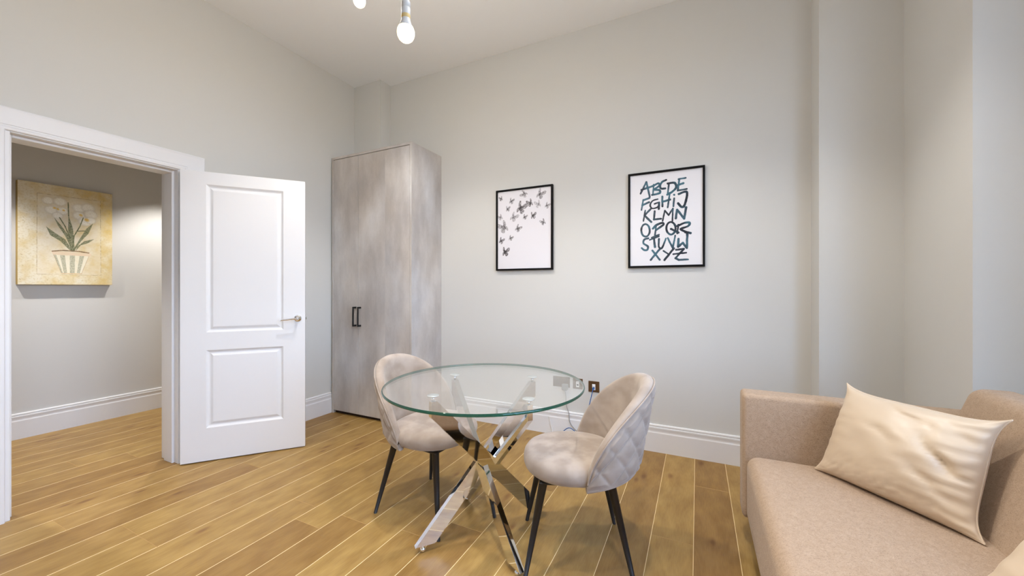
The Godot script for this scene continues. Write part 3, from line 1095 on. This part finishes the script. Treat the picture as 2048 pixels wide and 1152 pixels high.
# pillow stretched between four corners: bottom left, bottom right, top left, top right
func pillow(label: String, bl: Vector3, br: Vector3, tl: Vector3, tr: Vector3, fat: float, s: int) -> void:
	var c := (bl + br + tl + tr) / 4.0
	var t := thing("cushion", label, "cushion", c, 0.0, "satin cushions on the sofa")
	var n := (br - bl).cross(tl - bl).normalized()
	var wob := noise(5.0, s, 3)
	var st := mb(true)
	var N := 56
	var faces := []
	for side in [1.0, -1.0]:
		var rows := []
		for i in N + 1:
			var row := []
			for j in N + 1:
				var u := -cos(PI * j / N)
				var v := -cos(PI * i / N)
				# edges are drawn in between the corners, so that the corners stand out as ears
				var uu := u * (1.0 - (0.13 if u > 0.0 else 0.09) * (1.0 - pow(absf(v), 5.0)))
				var vv := v * (1.0 - (0.15 if v > 0.0 else 0.04) * (1.0 - pow(absf(u), 5.0)))
				var p := bl.lerp(br, uu * 0.5 + 0.5).lerp(tl.lerp(tr, uu * 0.5 + 0.5), vv * 0.5 + 0.5)
				var body := pow(maxf((1.0 - u * u) * (1.0 - v * v), 0.0), 0.42)
				var crease := 0.0
				if side > 0.0:
					# folds running in from the right side and along the bottom right corner
					var dx := (1.0 - u) * 0.5
					var pull := exp(-pow((dx - 0.17) / 0.17, 2.0)) * exp(-pow((v - 0.05) / 0.55, 2.0))
					var w0 := wob.get_noise_2d(u * 0.14, v * 0.14)
					crease -= 0.030 * pull * pow(1.0 - absf(sin((v * 0.95 + u * 0.62 + 0.3 * w0) * 6.2)), 1.6)
					crease -= 0.016 * exp(-pow((dx - 0.45) / 0.2, 2.0)) * exp(-pow((v - 0.55) / 0.4, 2.0)) * pow(1.0 - absf(sin((v * 1.0 + u * 0.8 + 0.4 * w0) * 4.0)), 1.8)
					crease -= 0.016 * exp(-dx * 7.0) * pow(absf(sin(v * 15.0 + 3.0 * w0)), 2.0)
					crease -= 0.010 * exp(-(1.0 + u) * 6.0) * pow(absf(sin(v * 12.0 + 1.3 + 2.0 * w0)), 2.0)
					crease -= 0.011 * exp(-(1.0 + v) * 4.5) * pow(absf(sin(u * 8.0 + 2.0 * wob.get_noise_2d(u + 3.0, v))), 2.0)
					crease += 0.012 * wob.get_noise_2d(u * 0.10 + 5.0, v * 0.10)
				p += n * side * (fat * body + crease * minf(body * 1.3, 1.0))
				row.append(p - c)
			if side < 0.0:
				row.reverse()
			rows.append(row)
		sheet(st, rows)
		faces.append(rows)
	obj("cover", done(st, M.satin), t)
	st = mb(true)
	var loop := []
	for j in N + 1:
		loop.append(faces[0][0][j])
	for i in range(1, N + 1):
		loop.append(faces[0][i][N])
	for j in range(1, N + 1):
		loop.append(faces[0][N][N - j])
	for i in range(1, N):
		loop.append(faces[0][N - i][0])
	loop.append(loop[0])
	tube(st, loop, 0.0028, 0.0028, 6, false)
	obj("seam", done(st, M.satin), t)

func socket(called: String, label: String, category: String, x0: float, x1: float, y0: float, y1: float, kind: int) -> void:
	var t := thing(called, label, category, Vector3((x0 + x1) / 2.0, y0, ZB))
	var w := x1 - x0
	var h := y1 - y0
	obj("plate", boxm(Vector3(-w / 2, 0, 0), Vector3(w / 2, h, 0.005), M.bronze, 0.0015), t)
	if kind == 0:
		for s in [-1.0, 1.0]:
			obj("switch", boxm(Vector3(s * 0.026 - 0.006, h - 0.026, 0.005), Vector3(s * 0.026 + 0.006, h - 0.008, 0.0085), M.bronze, 0.001), t)
			var st := mb()
			for k: Array in [[0.0, 0.046, 0.0035, 0.008], [-0.011, 0.026, 0.005, 0.003], [0.011, 0.026, 0.005, 0.003]]:
				box(st, Vector3(s * 0.036 + k[0] - k[2], k[1] - k[3], 0.0045), Vector3(s * 0.036 + k[0] + k[2], k[1] + k[3], 0.0054))
			obj("pin_holes", done(st, M.black), t)
	else:
		obj("insert", boxm(Vector3(-0.0125, h / 2 - 0.026, 0.004), Vector3(0.0125, h / 2 + 0.020, 0.0078), M.plastic, 0.001), t)
		obj("port", boxm(Vector3(-0.0075, h / 2 - 0.016, 0.0076), Vector3(0.0075, h / 2 - 0.001, 0.0082), M.black), t)

func cables() -> void:
	socket("power_socket", "bronze double power socket with a grey plug, seen through the glass tabletop", "socket", -1.074, -0.930, 0.392, 0.476, 0)
	socket("data_socket", "bronze single wall socket with empty white insert, between the other two sockets", "socket", -0.905, -0.825, 0.390, 0.474, 1)
	socket("data_socket", "bronze single wall socket with the blue cable plugged in", "socket", -0.778, -0.692, 0.380, 0.466, 1)
	var p := thing("power_lead", "grey plug and thin grey lead hanging from the double socket", "cable", Vector3(-0.966, 0, ZB))
	var st := mb()
	box(st, Vector3(-0.024, 0.374, 0.0055), Vector3(0.024, 0.424, 0.040), 0.006)
	obj("plug", done(st, M.plug), p)
	st = mb(true)
	tube(st, curve([Vector3(0.0, 0.376, 0.022), Vector3(0.008, 0.33, 0.024), Vector3(0.012, 0.26, 0.026), Vector3(0.035, 0.19, 0.030), Vector3(0.045, 0.12, 0.030), Vector3(0.09, 0.07, 0.032), Vector3(0.135, 0.045, 0.034), Vector3(0.160, 0.015, 0.036), Vector3(0.13, 0.004, 0.042), Vector3(0.02, 0.004, 0.044), Vector3(-0.02, 0.004, 0.046)], 70), 0.0026, 0.0026, 8)
	obj("lead", done(st, M.greycable), p)
	var b := thing("network_cable", "blue network cable looping from the right-hand socket to the floor", "cable", Vector3(-0.735, 0, ZB))
	st = mb()
	box(st, Vector3(-0.0062, 0.404, 0.0083), Vector3(0.0062, 0.420, 0.030), 0.001)
	obj("plug", done(st, M.bluecable), b)
	st = mb(true)
	tube(st, curve([Vector3(0.0, 0.411, 0.029), Vector3(-0.002, 0.395, 0.040), Vector3(-0.018, 0.32, 0.044), Vector3(-0.045, 0.20, 0.046), Vector3(-0.055, 0.09, 0.050), Vector3(-0.05, 0.03, 0.066), Vector3(-0.075, 0.018, 0.08), Vector3(-0.13, 0.075, 0.08), Vector3(-0.18, 0.095, 0.08), Vector3(-0.23, 0.055, 0.085), Vector3(-0.25, 0.005, 0.10), Vector3(-0.20, 0.0035, 0.18), Vector3(-0.05, 0.0035, 0.22), Vector3(0.12, 0.0035, 0.15)], 90), 0.0034, 0.0034, 8)
	obj("lead", done(st, M.bluecable), b)
	st = mb(true)
	tube(st, curve([Vector3(0, 0.14, 0.024), Vector3(0.012, 0.09, 0.028), Vector3(0.030, 0.04, 0.035), Vector3(0.036, 0.004, 0.05), Vector3(0.04, 0.004, 0.10)], 30), 0.0028, 0.0028, 8)
	var wc := obj("white_cable", done(st, M.plastic))
	wc.position = Vector3(-1.10, 0, ZB)
	tag(wc, "short white cable standing against the skirting board under the double socket", "cable")

func _ready() -> void:
	var cam := Camera3D.new()
	cam.name = "camera"
	add_child(cam)
	cam.position = Vector3(0, 1.2, 0)
	cam.rotation.y = atan(371.0 / 769.0)
	cam.fov = rad_to_deg(2.0 * atan(576.0 / 769.0))
	cam.near = 0.05
	cam.current = true
	var env := Environment.new()
	env.background_mode = Environment.BG_SKY
	var sm := ProceduralSkyMaterial.new()
	sm.sky_top_color = c8(166, 200, 248)
	sm.sky_horizon_color = c8(198, 222, 252)
	sm.ground_horizon_color = c8(150, 148, 144)
	sm.ground_bottom_color = c8(110, 108, 104)
	sm.sun_angle_max = 1.0
	var sky := Sky.new()
	sky.sky_material = sm
	env.sky = sky
	env.background_energy_multiplier = 14.0
	env.tonemap_mode = Environment.TONE_MAPPER_LINEAR
	env.tonemap_exposure = 1.0
	env.sdfgi_enabled = true
	env.ssao_enabled = true
	env.ssil_enabled = true
	var we := WorldEnvironment.new()
	we.name = "environment"
	we.environment = env
	add_child(we)

	materials()
	shell()
	door()
	wardrobe()
	sofa()
	table()
	chair("greige velvet chair left of the table, in front of the wardrobe", Vector3(-1.312, 0, -1.722), atan2(0.468, 0.043))
	chair("greige velvet chair showing its quilted back, right of the table near the sofa", Vector3(-0.505, 0, -1.712), atan2(-0.382, 0.154))
	frame("framed_print", "black-framed white print of grey butterflies", -1.597, 1.352, 0.526, 0.702, butterfly_print())
	frame("framed_print", "black-framed white print of a hand-lettered dark alphabet", -0.470, 1.350, 0.517, 0.705, alphabet_print())
	canvas()
	pillow("large champagne satin cushion leaning on the far arm of the sofa", Vector3(0.446, 0.440, -2.015), Vector3(0.770, 0.437, -1.640), Vector3(0.565, 0.800, -2.062), Vector3(0.868, 0.795, -1.725), 0.088, 3)
	pillow("champagne satin cushion at the near end of the sofa, cut off by the frame", Vector3(0.48, 0.450, -1.20), Vector3(0.69, 0.450, -0.80), Vector3(0.645, 0.775, -1.17), Vector3(0.835, 0.775, -0.80), 0.075, 8)
	cables()
	var gls := []
	for k: Array in [[0.001, -0.031], [0.008, -0.0303], [0.016, -0.0265], [0.023, -0.020], [0.0275, -0.011], [0.0292, -0.001], [0.0285, 0.008], [0.0255, 0.017], [0.0215, 0.025], [0.0178, 0.033], [0.0155, 0.041], [0.0148, 0.047]]:
		gls.append(k)
	pendant("bare round bulb glowing in a white lampholder, the lower of two pendants", Vector3(-0.888, 2.062, -1.015), gls, 7, 0.85, 1.0)
	pendant("higher pendant bulb half cut off by the top edge, left of the round bulb", Vector3(-1.505, 2.619, -1.384), gls, 7, 0.55, 1.0)
	for p: Array in [[-0.1, -1.62, "over the gap between table and sofa"], [-1.7, -1.7, "over the left chair"], [0.15, 0.3, "behind the camera on the window side"], [-1.7, 0.3, "over the floor before the doorway"]]:
		downlight(Vector3(p[0], HC, p[1]), "small round white ceiling downlight " + p[2], "ceiling downlights", 2.7, 53.0)
	for p: Array in [[-2.0, "beyond the painting"], [-0.55, "before the painting"]]:
		downlight(Vector3(XC + 0.52, 2.5, p[0]), "small round white hallway downlight " + p[1], "hallway downlights", 2.8, 50.0)
